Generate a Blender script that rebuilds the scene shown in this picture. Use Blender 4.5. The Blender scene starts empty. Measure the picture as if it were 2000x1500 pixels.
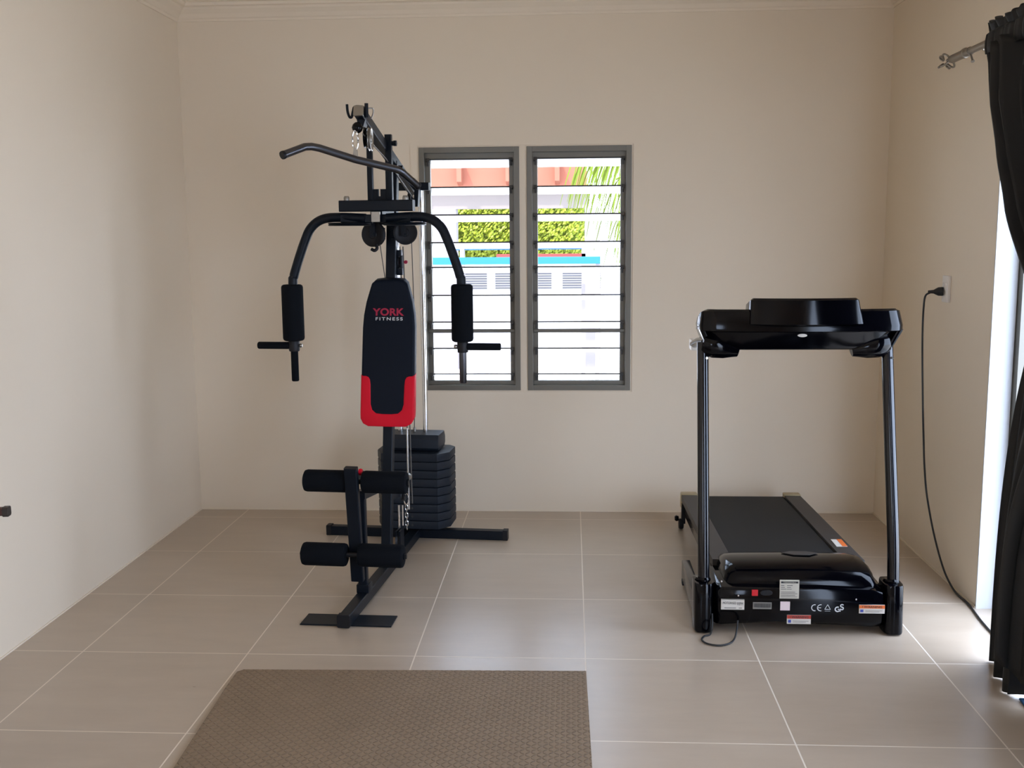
import bpy, bmesh, math, random
from mathutils import Vector, Matrix
random.seed(7)
S = bpy.context.scene
COL = S.collection
PI = math.pi

# ------------------------------------------------------------------ camera
def make_camera():
    f, pt, yw, rl, cx, cy, cz = 2046.02, .1426, .0568, -.0084, -.0501, -5.2957, 1.4724
    c, s = math.cos, math.sin
    Ry = Matrix(((c(yw), -s(yw), 0), (s(yw), c(yw), 0), (0, 0, 1)))
    right = Vector((1, 0, 0)); fwd = Vector((0, c(pt), -s(pt))); up = Vector((0, s(pt), c(pt)))
    r2 = Ry @ (c(rl) * right + s(rl) * up); u2 = Ry @ (-s(rl) * right + c(rl) * up); f2 = Ry @ fwd
    M = Matrix(((r2.x, u2.x, -f2.x, cx), (r2.y, u2.y, -f2.y, cy), (r2.z, u2.z, -f2.z, cz), (0, 0, 0, 1)))
    cam = bpy.data.cameras.new('camera'); o = bpy.data.objects.new('camera', cam); COL.objects.link(o)
    o.matrix_world = M
    cam.sensor_fit = 'HORIZONTAL'; cam.sensor_width = 36; cam.lens = f / 2000 * 36
    cam.clip_start = .05; cam.clip_end = 200
    S.camera = o
make_camera()
# ------------------------------------------------------------------ world, light, exposure
W = bpy.data.worlds.new('world'); S.world = W; W.use_nodes = True
bg = W.node_tree.nodes['Background']
bg.inputs[0].default_value = (.79, .95, 1.25, 1); bg.inputs[1].default_value = 9.7
S.view_settings.view_transform = 'Standard'; S.view_settings.look = 'None'
S.view_settings.exposure = -0.07; S.view_settings.gamma = 1; S.view_settings.use_curve_mapping = False
S.cycles.max_bounces = 10; S.cycles.diffuse_bounces = 6; S.cycles.transparent_max_bounces = 24
S.cycles.sample_clamp_indirect = 6
DOOR = (-5.05, -1.25, 2.12)      # the sliding door opening in the right wall: y0, y1, height
def portal(name, loc, rot, sx, sy):
    l = bpy.data.lights.new(name, 'AREA'); l.shape = 'RECTANGLE'; l.size = sx; l.size_y = sy; l.cycles.is_portal = True
    o = bpy.data.objects.new(name, l); COL.objects.link(o); o.location = loc; o.rotation_euler = rot
portal('door_daylight', (1.72, (DOOR[0] + DOOR[1]) / 2, DOOR[2] / 2), (0, PI / 2, 0), 2.1, DOOR[1] - DOOR[0])
portal('window_daylight', (-.29, .33, 1.28), (-PI / 2, 0, 0), 1.15, 1.3)
portal('rear_fill_portal', (-1.4, -8.12, 1.55), (PI / 2, 0, 0), .8, 1.1)  # portal for the opening added behind the camera as fill light
sun = bpy.data.lights.new('sun', 'SUN'); sun.energy = 11.0; sun.angle = .02; sun.color = (1, .95, .86)
so = bpy.data.objects.new('sun', sun); COL.objects.link(so); so.rotation_euler = (math.radians(25), math.radians(-20), 0)
so.location = (0, 4, 9)

# ------------------------------------------------------------------ materials
def mat(name, col, rough=.5, metal=0, spec=.5, coat=0, bump=None, noise=None, trans=None, emis=None):
    m = bpy.data.materials.new(name); m.use_nodes = True
    nt = m.node_tree; b = nt.nodes['Principled BSDF']
    b.inputs['Base Color'].default_value = (*col, 1); b.inputs['Roughness'].default_value = rough
    b.inputs['Metallic'].default_value = metal; b.inputs['Specular IOR Level'].default_value = spec
    b.inputs['Coat Weight'].default_value = coat; b.inputs['Coat Roughness'].default_value = .04
    tc = nt.nodes.new('ShaderNodeTexCoord')
    if noise:                                   # (scale, amount)
        n = nt.nodes.new('ShaderNodeTexNoise'); n.inputs['Scale'].default_value = noise[0]; n.inputs['Detail'].default_value = 5
        nt.links.new(tc.outputs['Object'], n.inputs['Vector'])
        mx = nt.nodes.new('ShaderNodeMix'); mx.data_type = 'RGBA'
        mx.inputs['A'].default_value = (*[c * (1 - noise[1]) for c in col], 1)
        mx.inputs['B'].default_value = (*[min(1, c * (1 + noise[1])) for c in col], 1)
        nt.links.new(n.outputs['Fac'], mx.inputs['Factor']); nt.links.new(mx.outputs['Result'], b.inputs['Base Color'])
    if bump:                                    # (scale, distance)
        n2 = nt.nodes.new('ShaderNodeTexNoise'); n2.inputs['Scale'].default_value = bump[0]; n2.inputs['Detail'].default_value = 4
        nt.links.new(tc.outputs['Object'], n2.inputs['Vector'])
        bp = nt.nodes.new('ShaderNodeBump'); bp.inputs['Distance'].default_value = bump[1]; bp.inputs['Strength'].default_value = .6
        nt.links.new(n2.outputs['Fac'], bp.inputs['Height']); nt.links.new(bp.outputs['Normal'], b.inputs['Normal'])
    return m
M = dict(
    wall=mat('wall_paint', (.74, .635, .495), .75, noise=(1.3, .012), bump=(18, .0012)),
    ceil=mat('ceiling_paint', (.72, .62, .49), .8),
    trim=mat('trim_paint', (.76, .655, .515), .6),
    reveal=mat('reveal_paint', (.42, .42, .42), .5),
    black=mat('black_powder_coat', (.004, .0065, .011), .40, spec=.18, noise=(40, .15)),
    blacksoft=mat('black_plastic_cap', (.006, .006, .008), .5, spec=.3),
    foam=mat('black_foam', (.004, .005, .007), .9, spec=.1, bump=(300, .0006)),
    vinyl=mat('navy_black_vinyl', (.003, .006, .013), .5, spec=.13, bump=(160, .0002)),
    red=mat('red_vinyl', (.60, .002, .018), .5, spec=.2, bump=(160, .0002)),
    redprint=mat('red_print', (.36, .004, .04), .6),
    whiteprint=mat('white_print', (.62, .64, .66), .6),
    chrome=mat('chrome', (.72, .72, .72), .14, 1),
    steel=mat('brushed_steel', (.35, .33, .30), .35, 1),
    bar=mat('gunmetal_bar', (.10, .10, .11), .30, 1),
    weight=mat('black_weight_plastic', (.010, .014, .021), .5, spec=.3, bump=(90, .0004)),
    cable=mat('steel_cable', (.10, .09, .08), .5),
    gloss=mat('black_gloss_plastic', (.001, .001, .002), .10, spec=.22),
    glosstube=mat('black_gloss_tube', (.002, .002, .004), .13, spec=.5),
    belt=mat('treadmill_belt', (.010, .011, .012), .65, spec=.25, bump=(400, .0004)),
    rail=mat('grey_side_rail', (.042, .037, .034), .5, spec=.3, noise=(60, .12)),
    gold=mat('bronze_end_cap', (.42, .33, .18), .35, .5),
    silver=mat('silver_plastic', (.66, .62, .56), .4),
    label=mat('label_white', (.58, .55, .47), .55),
    labelp=mat('label_pink', (.80, .66, .68), .55),
    labelg=mat('label_grey', (.20, .19, .17), .5),
    ink=mat('label_ink', (.03, .03, .03), .6),
    orange=mat('label_orange', (.75, .16, .03), .5),
    dkred=mat('label_red', (.50, .05, .03), .5),
    inkblue=mat('label_blue_ink', (.06, .08, .35), .5),
    redswitch=mat('red_rocker', (.60, .01, .02), .3),
    rubber=mat('black_rubber_cord', (.008, .008, .009), .5),
    curtain=mat('black_curtain_cloth', (.018, .017, .016), .62, spec=.3, bump=(220, .0005)),
    rodm=mat('pewter_metal', (.24, .21, .17), .38, .8),
    alu=mat('grey_aluminium', (.17, .16, .135), .42, .55),
    darkalu=mat('dark_louver_clip', (.045, .043, .04), .5, .2),
    plate=mat('socket_plastic', (.76, .72, .68), .35),
    wood=mat('dark_red_wood', (.055, .008, .006), .35, noise=(14, .4)),
    woodcap=mat('dark_end_cap', (.02, .014, .010), .5),
    bluemat=mat('blue_doormat', (.006, .05, .12), .9, bump=(200, .002)),
    # outside
    conc=mat('pale_concrete', (.62, .60, .57), .85, noise=(2, .06)),
    terracotta=mat('terracotta_boards', (.19, .050, .022), .7, noise=(4, .15)),
    beige=mat('beige_beam', (.13, .105, .09), .8),
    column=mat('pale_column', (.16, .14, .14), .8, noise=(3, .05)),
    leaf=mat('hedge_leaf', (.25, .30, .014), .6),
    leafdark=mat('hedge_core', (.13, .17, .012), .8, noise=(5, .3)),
    palm=mat('palm_leaf', (.070, .095, .010), .8, spec=.1),
    trunk=mat('palm_trunk', (.25, .19, .13), .85),
    bluebeam=mat('blue_paint', (.0, .085, .27), .8),
    redrail=mat('red_rail_paint', (.18, .02, .015), .8),
    bluerail=mat('pale_blue_paint', (.01, .06, .18), .8),
    whitewall=mat('white_render', (.72, .70, .70), .8),
    fencegrey=mat('grey_louvre_panel', (.09, .085, .085), .7),
)
# window glass: mostly clear, with a pale diffuse share standing in for reflected sky
def glass_mat():
    m = bpy.data.materials.new('louvre_glass'); m.use_nodes = True; nt = m.node_tree; nt.nodes.clear()
    out = nt.nodes.new('ShaderNodeOutputMaterial'); tr = nt.nodes.new('ShaderNodeBsdfTransparent'); tr.inputs[0].default_value = (.93, .95, .94, 1)
    gl = nt.nodes.new('ShaderNodeBsdfGlossy'); gl.inputs['Roughness'].default_value = .05
    df = nt.nodes.new('ShaderNodeBsdfDiffuse'); df.inputs[0].default_value = (.8, .78, .75, 1)
    tl = nt.nodes.new('ShaderNodeBsdfTranslucent'); tl.inputs[0].default_value = (.8, .78, .75, 1)
    a = nt.nodes.new('ShaderNodeMixShader'); a.inputs[0].default_value = .5
    fr = nt.nodes.new('ShaderNodeFresnel'); fr.inputs[0].default_value = 1.5
    m1 = nt.nodes.new('ShaderNodeMixShader'); m2 = nt.nodes.new('ShaderNodeMixShader'); m2.inputs[0].default_value = .16
    nt.links.new(df.outputs[0], a.inputs[1]); nt.links.new(tl.outputs[0], a.inputs[2])
    nt.links.new(fr.outputs[0], m1.inputs[0]); nt.links.new(tr.outputs[0], m1.inputs[1]); nt.links.new(gl.outputs[0], m1.inputs[2])
    nt.links.new(m1.outputs[0], m2.inputs[1]); nt.links.new(a.outputs[0], m2.inputs[2]); nt.links.new(m2.outputs[0], out.inputs[0])
    return m
M['glass'] = glass_mat()

class N:
    def __init__(s, m): s.nt = m.node_tree
    def math(s, op, a, b=None, c=None):
        n = s.nt.nodes.new('ShaderNodeMath'); n.operation = op
        for i, v in enumerate((a, b, c)):
            if v is None: continue
            if isinstance(v, (int, float)): n.inputs[i].default_value = v
            else: s.nt.links.new(v, n.inputs[i])
        return n.outputs[0]
    def mix(s, f, a, b):
        n = s.nt.nodes.new('ShaderNodeMix'); n.data_type = 'RGBA'
        for k, v in (('Factor', f), ('A', a), ('B', b)):
            if isinstance(v, tuple): n.inputs[k].default_value = (*v, 1)
            elif isinstance(v, (int, float)): n.inputs[k].default_value = v
            else: s.nt.links.new(v, n.inputs[k])
        return n.outputs['Result']

def tile_mat():
    m = bpy.data.materials.new('floor_tiles'); m.use_nodes = True; nt = m.node_tree; b = nt.nodes['Principled BSDF']; n = N(m)
    tc = nt.nodes.new('ShaderNodeTexCoord'); sp = nt.nodes.new('ShaderNodeSeparateXYZ'); nt.links.new(tc.outputs['Object'], sp.inputs[0])
    px = n.math('DIVIDE', sp.outputs[0], .6); py = n.math('DIVIDE', sp.outputs[1], .6)
    dx = n.math('ABSOLUTE', n.math('SUBTRACT', n.math('FRACT', n.math('ADD', px, .5)), .5))
    dy = n.math('ABSOLUTE', n.math('SUBTRACT', n.math('FRACT', n.math('ADD', py, .5)), .5))
    d = n.math('MINIMUM', dx, dy)
    g = n.math('LESS_THAN', d, .0038)
    cell = nt.nodes.new('ShaderNodeCombineXYZ'); nt.links.new(n.math('FLOOR', px), cell.inputs[0]); nt.links.new(n.math('FLOOR', py), cell.inputs[1])
    wn = nt.nodes.new('ShaderNodeTexWhiteNoise'); wn.noise_dimensions = '2D'; nt.links.new(cell.outputs[0], wn.inputs[0])
    mp = nt.nodes.new('ShaderNodeMapping'); mp.inputs['Scale'].default_value = (1.6, 5.5, 1); nt.links.new(tc.outputs['Object'], mp.inputs[0])
    no = nt.nodes.new('ShaderNodeTexNoise'); no.inputs['Scale'].default_value = 2.2; no.inputs['Detail'].default_value = 8; no.inputs['Roughness'].default_value = .6
    nt.links.new(mp.outputs[0], no.inputs['Vector'])
    v = n.math('ADD', n.math('MULTIPLY', no.outputs['Fac'], .75), n.math('MULTIPLY', wn.outputs['Value'], .18))
    c = n.mix(v, (.355, .278, .205), (.53, .435, .335))
    nt.links.new(n.mix(g, c, (.74, .65, .54)), b.inputs['Base Color'])
    nt.links.new(n.math('ADD', n.math('MULTIPLY', g, .35), n.math('ADD', .24, n.math('MULTIPLY', no.outputs['Fac'], .12))), b.inputs['Roughness'])
    b.inputs['Specular IOR Level'].default_value = .85
    bp = nt.nodes.new('ShaderNodeBump'); bp.inputs['Distance'].default_value = .001; bp.inputs['Strength'].default_value = .5
    nt.links.new(n.math('SUBTRACT', 1, g), bp.inputs['Height']); nt.links.new(bp.outputs[0], b.inputs['Normal'])
    return m
M['tile'] = tile_mat()

def tread_mat():
    m = bpy.data.materials.new('mat_tread'); m.use_nodes = True; nt = m.node_tree; b = nt.nodes['Principled BSDF']; n = N(m)
    tc = nt.nodes.new('ShaderNodeTexCoord'); sp = nt.nodes.new('ShaderNodeSeparateXYZ'); nt.links.new(tc.outputs['Object'], sp.inputs[0])
    s = .0165
    X = n.math('DIVIDE', sp.outputs[0], s); Y = n.math('DIVIDE', sp.outputs[1], s)
    fx = n.math('FLOOR', X); fy = n.math('FLOOR', Y)
    u = n.math('SUBTRACT', n.math('SUBTRACT', X, fx), .5); v = n.math('SUBTRACT', n.math('SUBTRACT', Y, fy), .5)
    par = n.math('SUBTRACT', n.math('MULTIPLY', n.math('FLOORED_MODULO', n.math('ADD', fx, fy), 2), 2), 1)
    u2 = n.math('MULTIPLY', u, par)
    a = n.math('MULTIPLY', n.math('ADD', u2, v), .7071); c = n.math('MULTIPLY', n.math('SUBTRACT', u2, v), .7071)
    e = n.math('ADD', n.math('POWER', n.math('ABSOLUTE', n.math('DIVIDE', a, .56)), 2), n.math('POWER', n.math('ABSOLUTE', n.math('DIVIDE', c, .19)), 2))
    h = n.math('MAXIMUM', n.math('SUBTRACT', 1, e), 0)
    h = n.math('POWER', h, .5)
    bp = nt.nodes.new('ShaderNodeBump'); bp.inputs['Distance'].default_value = .007; bp.inputs['Strength'].default_value = 1
    nt.links.new(h, bp.inputs['Height']); nt.links.new(bp.outputs[0], b.inputs['Normal'])
    no = nt.nodes.new('ShaderNodeTexNoise'); no.inputs['Scale'].default_value = 5; nt.links.new(tc.outputs['Object'], no.inputs[0])
    nt.links.new(n.mix(no.outputs['Fac'], (.21, .145, .088), (.26, .182, .115)), b.inputs['Base Color'])
    b.inputs['Roughness'].default_value = .62; b.inputs['Specular IOR Level'].default_value = .35
    return m
M['tread'] = tread_mat()

# ------------------------------------------------------------------ mesh helpers
class MB:
    def __init__(s): s.bm = bmesh.new()
    def box(s, c, size, R=None, bev=0):
        r = bmesh.ops.create_cube(s.bm, size=1); vs = r['verts']
        for v in vs:
            p = Vector((v.co.x * size[0], v.co.y * size[1], v.co.z * size[2]))
            v.co = (R @ p if R else p) + Vector(c)
        if bev:
            es = list({e for v in vs for e in v.link_edges})
            bmesh.ops.bevel(s.bm, geom=es, offset=bev, segments=2, affect='EDGES', profile=.7)
        return s
    def mm(s, a, b, bev=0):
        a = Vector(a); b = Vector(b)
        return s.box((a + b) / 2, [abs(x) for x in (b - a)], bev=bev)
    def ring(s, prof, path, closed=False, caps=True, up=(0, 0, 1)):
        """sweep a closed 2-D profile [(u,v)] along 3-D points; u to the side, v to the 'up' side"""
        P = [Vector(p) for p in path]; n = len(P); rings = []
        for i, p in enumerate(P):
            if closed: t = (P[(i + 1) % n] - P[i - 1])
            elif i == 0: t = P[1] - P[0]
            elif i == n - 1: t = P[-1] - P[-2]
            else: t = (P[i + 1] - P[i]).normalized() + (P[i] - P[i - 1]).normalized()
            t.normalize()
            U = Vector(up); side = t.cross(U)
            if side.length < 1e-3: side = t.cross(Vector((0, 1, 0)))
            side.normalize(); v2 = side.cross(t).normalized()
            k = 1
            if not closed and 0 < i < n - 1:
                d = (P[i + 1] - P[i]).normalized().dot((P[i] - P[i - 1]).normalized()); k = 1 / max(.5, math.sqrt((1 + d) / 2))
            rings.append([s.bm.verts.new(p + side * u * (k if abs(side.z) < .9 else 1) + v2 * v) for u, v in prof])
        m = len(prof)
        for i in range(n if closed else n - 1):
            A = rings[i]; B = rings[(i + 1) % n]
            for j in range(m): s.bm.faces.new((A[j], A[(j + 1) % m], B[(j + 1) % m], B[j]))
        if caps and not closed:
            s.bm.faces.new(rings[0][::-1]); s.bm.faces.new(rings[-1])
        return s
    def tube(s, path, r, seg=14, closed=False):
        return s.ring([(r * math.cos(2 * PI * k / seg), r * math.sin(2 * PI * k / seg)) for k in range(seg)], path, closed)
    def rtube(s, path, w, h, up=(0, 0, 1), c=.004):
        a, b = w / 2, h / 2
        pr = [(-a + c, -b), (a - c, -b), (a, -b + c), (a, b - c), (a - c, b), (-a + c, b), (-a, b - c), (-a, -b + c)]
        return s.ring(pr, path, up=up)
    def lathe(s, prof, o, axis, seg=28):
        """prof [(radius, distance along the axis)]"""
        ax = Vector(axis).normalized(); t = Vector((0, 0, 1)) if abs(ax.z) < .9 else Vector((1, 0, 0))
        e1 = ax.cross(t).normalized(); e2 = ax.cross(e1); o = Vector(o); R = []
        for r, d in prof:
            if r < 1e-6: R.append([s.bm.verts.new(o + ax * d)])
            else: R.append([s.bm.verts.new(o + ax * d + (e1 * math.cos(2 * PI * k / seg) + e2 * math.sin(2 * PI * k / seg)) * r) for k in range(seg)])
        for A, B in zip(R, R[1:]):
            for k in range(seg):
                k2 = (k + 1) % seg
                if len(A) == 1 and len(B) == 1: continue
                if len(A) == 1: s.bm.faces.new((A[0], B[k2], B[k]))
                elif len(B) == 1: s.bm.faces.new((A[k], A[k2], B[0]))
                else: s.bm.faces.new((A[k], A[k2], B[k2], B[k]))
        return s
    def poly(s, pts, vec, bev=0, segs=3):
        """extrude a planar polygon by vec; bev rounds the far and near rims"""
        vs = [s.bm.verts.new(Vector(p)) for p in pts]; f = s.bm.faces.new(vs)
        r = bmesh.ops.extrude_face_region(s.bm, geom=[f]); nv = [g for g in r['geom'] if isinstance(g, bmesh.types.BMVert)]
        bmesh.ops.translate(s.bm, verts=nv, vec=Vector(vec))
        if bev:
            nvs = set(nv); ovs = set(vs)
            es = [e for e in s.bm.edges if (e.verts[0] in nvs and e.verts[1] in nvs) or (e.verts[0] in ovs and e.verts[1] in ovs)]
            bmesh.ops.bevel(s.bm, geom=es, offset=bev, segments=segs, affect='EDGES', profile=.6)
        return s
    def build(s, name, m, parent=None, smooth=True, off=(0, 0, 0), sub=0):
        bmesh.ops.recalc_face_normals(s.bm, faces=s.bm.faces[:])
        if any(off): bmesh.ops.translate(s.bm, verts=s.bm.verts[:], vec=-Vector(off))
        me = bpy.data.meshes.new(name); s.bm.to_mesh(me); s.bm.free()
        if isinstance(m, (list, tuple)):
            for q in m: me.materials.append(M[q])
        else: me.materials.append(M[m] if isinstance(m, str) else m)
        o = bpy.data.objects.new(name, me); COL.objects.link(o)
        if parent: o.parent = parent
        if smooth:
            me.shade_smooth()
            md = o.modifiers.new('w', 'WEIGHTED_NORMAL') if False else None
            try: me.set_sharp_from_angle(angle=math.radians(38))
            except Exception: pass
        if sub:
            md = o.modifiers.new('s', 'SUBSURF'); md.levels = sub; md.render_levels = sub
        return o
def tag(o, label=None, cat=None, group=None, kind=None):
    if label: o['label'] = label
    if cat: o['category'] = cat
    if group: o['group'] = group
    if kind: o['kind'] = kind
    return o
def empty(name, loc, rz=0, **k):
    o = bpy.data.objects.new(name, None); COL.objects.link(o); o.location = loc; o.rotation_euler = (0, 0, rz)
    o.empty_display_size = .1
    return tag(o, **k)
def arc(c, r, a0, a1, n, f):
    return [f(c[0] + r * math.cos(math.radians(a0 + (a1 - a0) * i / n)), c[1] + r * math.sin(math.radians(a0 + (a1 - a0) * i / n))) for i in range(n + 1)]
def smooth_path(pts, n=6):
    """Catmull-Rom through points"""
    P = [Vector(p) for p in pts]; P = [2 * P[0] - P[1]] + P + [2 * P[-1] - P[-2]]; out = []
    for i in range(1, len(P) - 2):
        for k in range(n):
            t = k / n; a, b, c, d = P[i - 1:i + 3]
            out.append(.5 * ((2 * b) + (c - a) * t + (2 * a - 5 * b + 4 * c - d) * t * t + (3 * b - a - 3 * c + d) * t ** 3))
    out.append(P[-2]); return out
def text_mesh(name, body, m, parent, loc, R, width, height, thick=.0004, bold=.0, space=1.0):
    """lettering fitted to width x height, origin at its lower left, lying in the plane of R"""
    cu = bpy.data.curves.new(name, 'FONT'); cu.body = body; cu.size = 1; cu.offset = bold; cu.space_character = space; cu.extrude = 0
    t = bpy.data.objects.new(name, cu); COL.objects.link(t)
    dg = bpy.context.evaluated_depsgraph_get(); me = bpy.data.meshes.new_from_object(t.evaluated_get(dg))
    bpy.data.objects.remove(t)
    xs = [v.co.x for v in me.vertices]; ys = [v.co.y for v in me.vertices]
    x0, x1, y0, y1 = min(xs), max(xs), min(ys), max(ys)
    for v in me.vertices:
        p = Vector(((v.co.x - x0) / (x1 - x0) * width, (v.co.y - y0) / (y1 - y0) * height, thick)); v.co = R @ p + Vector(loc)
    me.materials.clear(); me.materials.append(M[m])
    o = bpy.data.objects.new(name, me); COL.objects.link(o)
    if parent: o.parent = parent
    return o

# ------------------------------------------------------------------ room shell
XL, XR, YB, YN, HC = -2.06, 1.537, .159, -8.0, 2.64
T = .15
def struct(name, mb, m, **k):
    o = mb.build(name, m, smooth=False); o['kind'] = 'structure'; return o
struct('floor', MB().mm((XL - T, YN - T, -.12), (XR + T, YB + T, 0)), 'tile')
struct('ceiling', MB().mm((XL - T, YN - T, HC), (XR + T, YB + T, HC + .12)), 'ceil')
struct('wall_left', MB().mm((XL - T, YN - T, 0), (XL, YB + T, HC)), 'wall')
WZ0, WZ1 = .655, 1.912
WIN = [(-.83, -.314), (-.276, .259)]
w = MB()
w.mm((XL, YB, 0), (WIN[0][0], YB + T, HC)); w.mm((WIN[1][1], YB, 0), (XR + T, YB + T, HC))
w.mm((WIN[0][0], YB, 0), (WIN[1][1], YB + T, WZ0)); w.mm((WIN[0][0], YB, WZ1), (WIN[1][1], YB + T, HC))
w.mm((WIN[0][1], YB, WZ0), (WIN[1][0], YB + T, WZ1))
struct('wall_back', w, 'wall')
w = MB(); w.mm((XR, DOOR[1], 0), (XR + T, YB, HC)); w.mm((XR, DOOR[0], DOOR[2]), (XR + T, DOOR[1], HC)); w.mm((XR, YN - T, 0), (XR + T, DOOR[0], HC))
struct('wall_right', w, 'wall')
w = MB(); w.mm((XL, YN - T, 0), (-1.8, YN, HC)); w.mm((-1.0, YN - T, 0), (XR, YN, HC)); w.mm((-1.8, YN - T, 2.1), (-1.0, YN, HC)); w.mm((-1.8, YN - T, 0), (-1.0, YN, 1.0))  # the unseen opening in this wall is added to let in fill light
struct('wall_near', w, 'wall')
# cornices
def cornice(n, a, b, inw):
    prof = [(0, -.085), (.006, -.085), (.010, -.074), (.016, -.070), (.030, -.052), (.052, -.034), (.058, -.024), (.072, -.020), (.078, -.006), (.090, -.004), (.090, 0), (0, 0)]
    m = MB(); iw = Vector(inw); rings = []
    for p in (a, b): rings.append([m.bm.verts.new(Vector(p) + iw * u + Vector((0, 0, v))) for u, v in prof])
    k = len(prof)
    for j in range(k): m.bm.faces.new((rings[0][j], rings[0][(j + 1) % k], rings[1][(j + 1) % k], rings[1][j]))
    m.bm.faces.new(rings[0][::-1]); m.bm.faces.new(rings[1])
    struct(n, m, 'trim')
cornice('trim_1', (XL, YB, HC), (XR, YB, HC), (0, -1, 0))
cornice('trim_2', (XL, YN, HC), (XL, YB, HC), (1, 0, 0))
cornice('trim_3', (XR, YN, HC), (XR, YB, HC), (-1, 0, 0))
# flat plaster band round the pair of windows
w = MB(); x0, x1, z0, z1, t = WIN[0][0] - .008, WIN[1][1] + .008, WZ0 - .008, WZ1 + .008, .035
w.mm((x0 - t, YB - .004, z0 - t), (x0, YB, z1 + t)); w.mm((x1, YB - .004, z0 - t), (x1 + t, YB, z1 + t))
w.mm((x0, YB - .004, z1), (x1, YB, z1 + t)); w.mm((x0, YB - .004, z0 - t), (x1, YB, z0))
struct('trim_4', w, 'wall')
# a fine bead of caulk at the foot of the walls
w = MB(); w.mm((XL, YB - .004, 0), (XR, YB, .006)); w.mm((XL, YN, 0), (XL + .004, YB, .006)); w.mm((XR - .004, DOOR[1], 0), (XR, YB, .006))
struct('trim_5', w, 'trim')

# louvre windows
def louvre(n, x0, x1):
    root = empty(n, ((x0 + x1) / 2, YB + .03, WZ0)); root['kind'] = 'structure'; off = root.location
    f = MB(); fw = .028; d0, d1 = YB - .006, YB + .085
    f.mm((x0, d0, WZ0), (x0 + fw, d1, WZ1), .002); f.mm((x1 - fw, d0, WZ0), (x1, d1, WZ1), .002)
    f.mm((x0 + fw, d0, WZ1 - fw), (x1 - fw, d1, WZ1), .002); f.mm((x0 + fw, d0, WZ0), (x1 - fw, d1, WZ0 + fw), .002)
    f.mm((x0 + fw, YB + .03, WZ1 - fw - .028), (x1 - fw, YB + .08, WZ1 - fw), .002)
    f.build('window_frame', 'alu', root, False, off)
    c = MB(); cw = .026
    for xa in (x0 + fw, x1 - fw - cw): c.mm((xa, YB + .028, WZ0 + fw), (xa + cw, YB + .062, WZ1 - fw))
    c.mm((x0 + fw, YB + .02, WZ1 - fw - .034), (x1 - fw, YB + .05, WZ1 - fw))
    c.mm((x0 + fw, YB + .02, WZ0 + fw), (x1 - fw, YB + .05, WZ0 + fw + .020))
    c.build('louvre_channel', 'alu', root, False, off)
    g = MB(); cl = MB()
    zs = [1.848, 1.707, 1.566, 1.424, 1.296, 1.150, 1.010, .871, .735]
    tilt = math.radians(12.5); L = .15
    for z in zs:
        R = Matrix.Rotation(-tilt, 3, 'X'); ctr = Vector(((x0 + x1) / 2, YB + .035, z)) + R @ Vector((0, L / 2 - .02, 0))
        g.box(ctr, (x1 - x0 - 2 * fw - .03, L, .005), R)
        nose = Vector(((x0 + x1) / 2, YB + .035, z)) + R @ Vector((0, -.0205, 0))
        cl.box(nose, (x1 - x0 - 2 * fw - .02, .003, .0068), R)
        for xa in (x0 + fw + .016, x1 - fw - .016):
            cl.box((xa, YB + .04, z - .004), (.018, .07, .016), R); cl.box((xa, YB + .018, z - .012), (.010, .012, .034))
    g.build('glass_louvres', 'glass', root, False, off)
    cl.build('louvre_clips', 'darkalu', root, False, off)
    h = MB(); h.rtube([(x0 + fw + .005, YB + .014, .968), (x1 - fw - .005, YB + .014, .968)], .010, .020)
    h.build('security_bar', 'alu', root, False, off)
louvre('window_1', *WIN[0]); louvre('window_2', *WIN[1])

# sliding door opening: white reveals and grey frame
w = MB(); w.mm((XR - .002, DOOR[1], 0), (XR + T, DOOR[1] + .004, DOOR[2])); w.mm((XR, DOOR[0], DOOR[2]), (XR + T, DOOR[1], DOOR[2] + .004))
w = MB(); w.mm((XR - .001, DOOR[1] - .006, 0), (XR + .085, DOOR[1], DOOR[2])); w.mm((XR - .001, DOOR[0] + .006, DOOR[2] - .006), (XR + .085, DOOR[1] - .006, DOOR[2]))
struct('trim_6', w, 'reveal')
d = empty('door_1', (XR + .11, (DOOR[0] + DOOR[1]) / 2, 0)); d['kind'] = 'structure'
f = MB(); f.mm((XR + .088, DOOR[1] - .045, 0), (XR + .14, DOOR[1], DOOR[2])); f.mm((XR + .088, DOOR[0], 0), (XR + .14, DOOR[0] + .045, DOOR[2]))
f.mm((XR + .088, DOOR[0] + .045, DOOR[2] - .045), (XR + .14, DOOR[1] - .045, DOOR[2])); f.mm((XR + .088, DOOR[0] + .045, 0), (XR + .14, DOOR[1] - .045, .012))
f.build('door_frame', 'alu', d, False, d.location)

# ------------------------------------------------------------------ multi gym (local axes: x to the right, y to the wall)
gym = empty('multi_gym', (-.807, -.335, 0), -.082,
            label='tall black home multi gym with red and black backrest, foam rollers and weight stack', cat='multi gym')
g = gym
MB().rtube([(0, -1.222, .0275), (0, .02, .0275)], .046, .045, c=.003).build('base_rail', 'black', g)
MB().rtube([(0, -1.226, .030), (0, -1.20, .030)], .050, .050, c=.004).build('end_cap', 'blacksoft', g)
fp = MB(); fp.poly([(-.178, -1.205, .001), (.176, -1.190, .001), (.172, -1.078, .001), (-.181, -1.094, .001)], (0, 0, .005), .001, 1)
fp.build('foot_plate', 'black', g)
MB().rtube([(-.44, .0, .0235), (.44, .0, .0235)], .045, .045, c=.003).build('rear_stabiliser', 'black', g)
for s in (-1, 1): MB().rtube([(s * .43, .0, .0255), (s * .453, .0, .0255)], .049, .049, c=.004).build('end_cap', 'blacksoft', g)
up = lambda z: -.588 + .166 * z
MB().rtube([(0, up(.05), .05), (0, up(1.79), 1.79)], .043, .043, up=(0, 1, 0), c=.003).build('main_upright', 'black', g)
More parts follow.
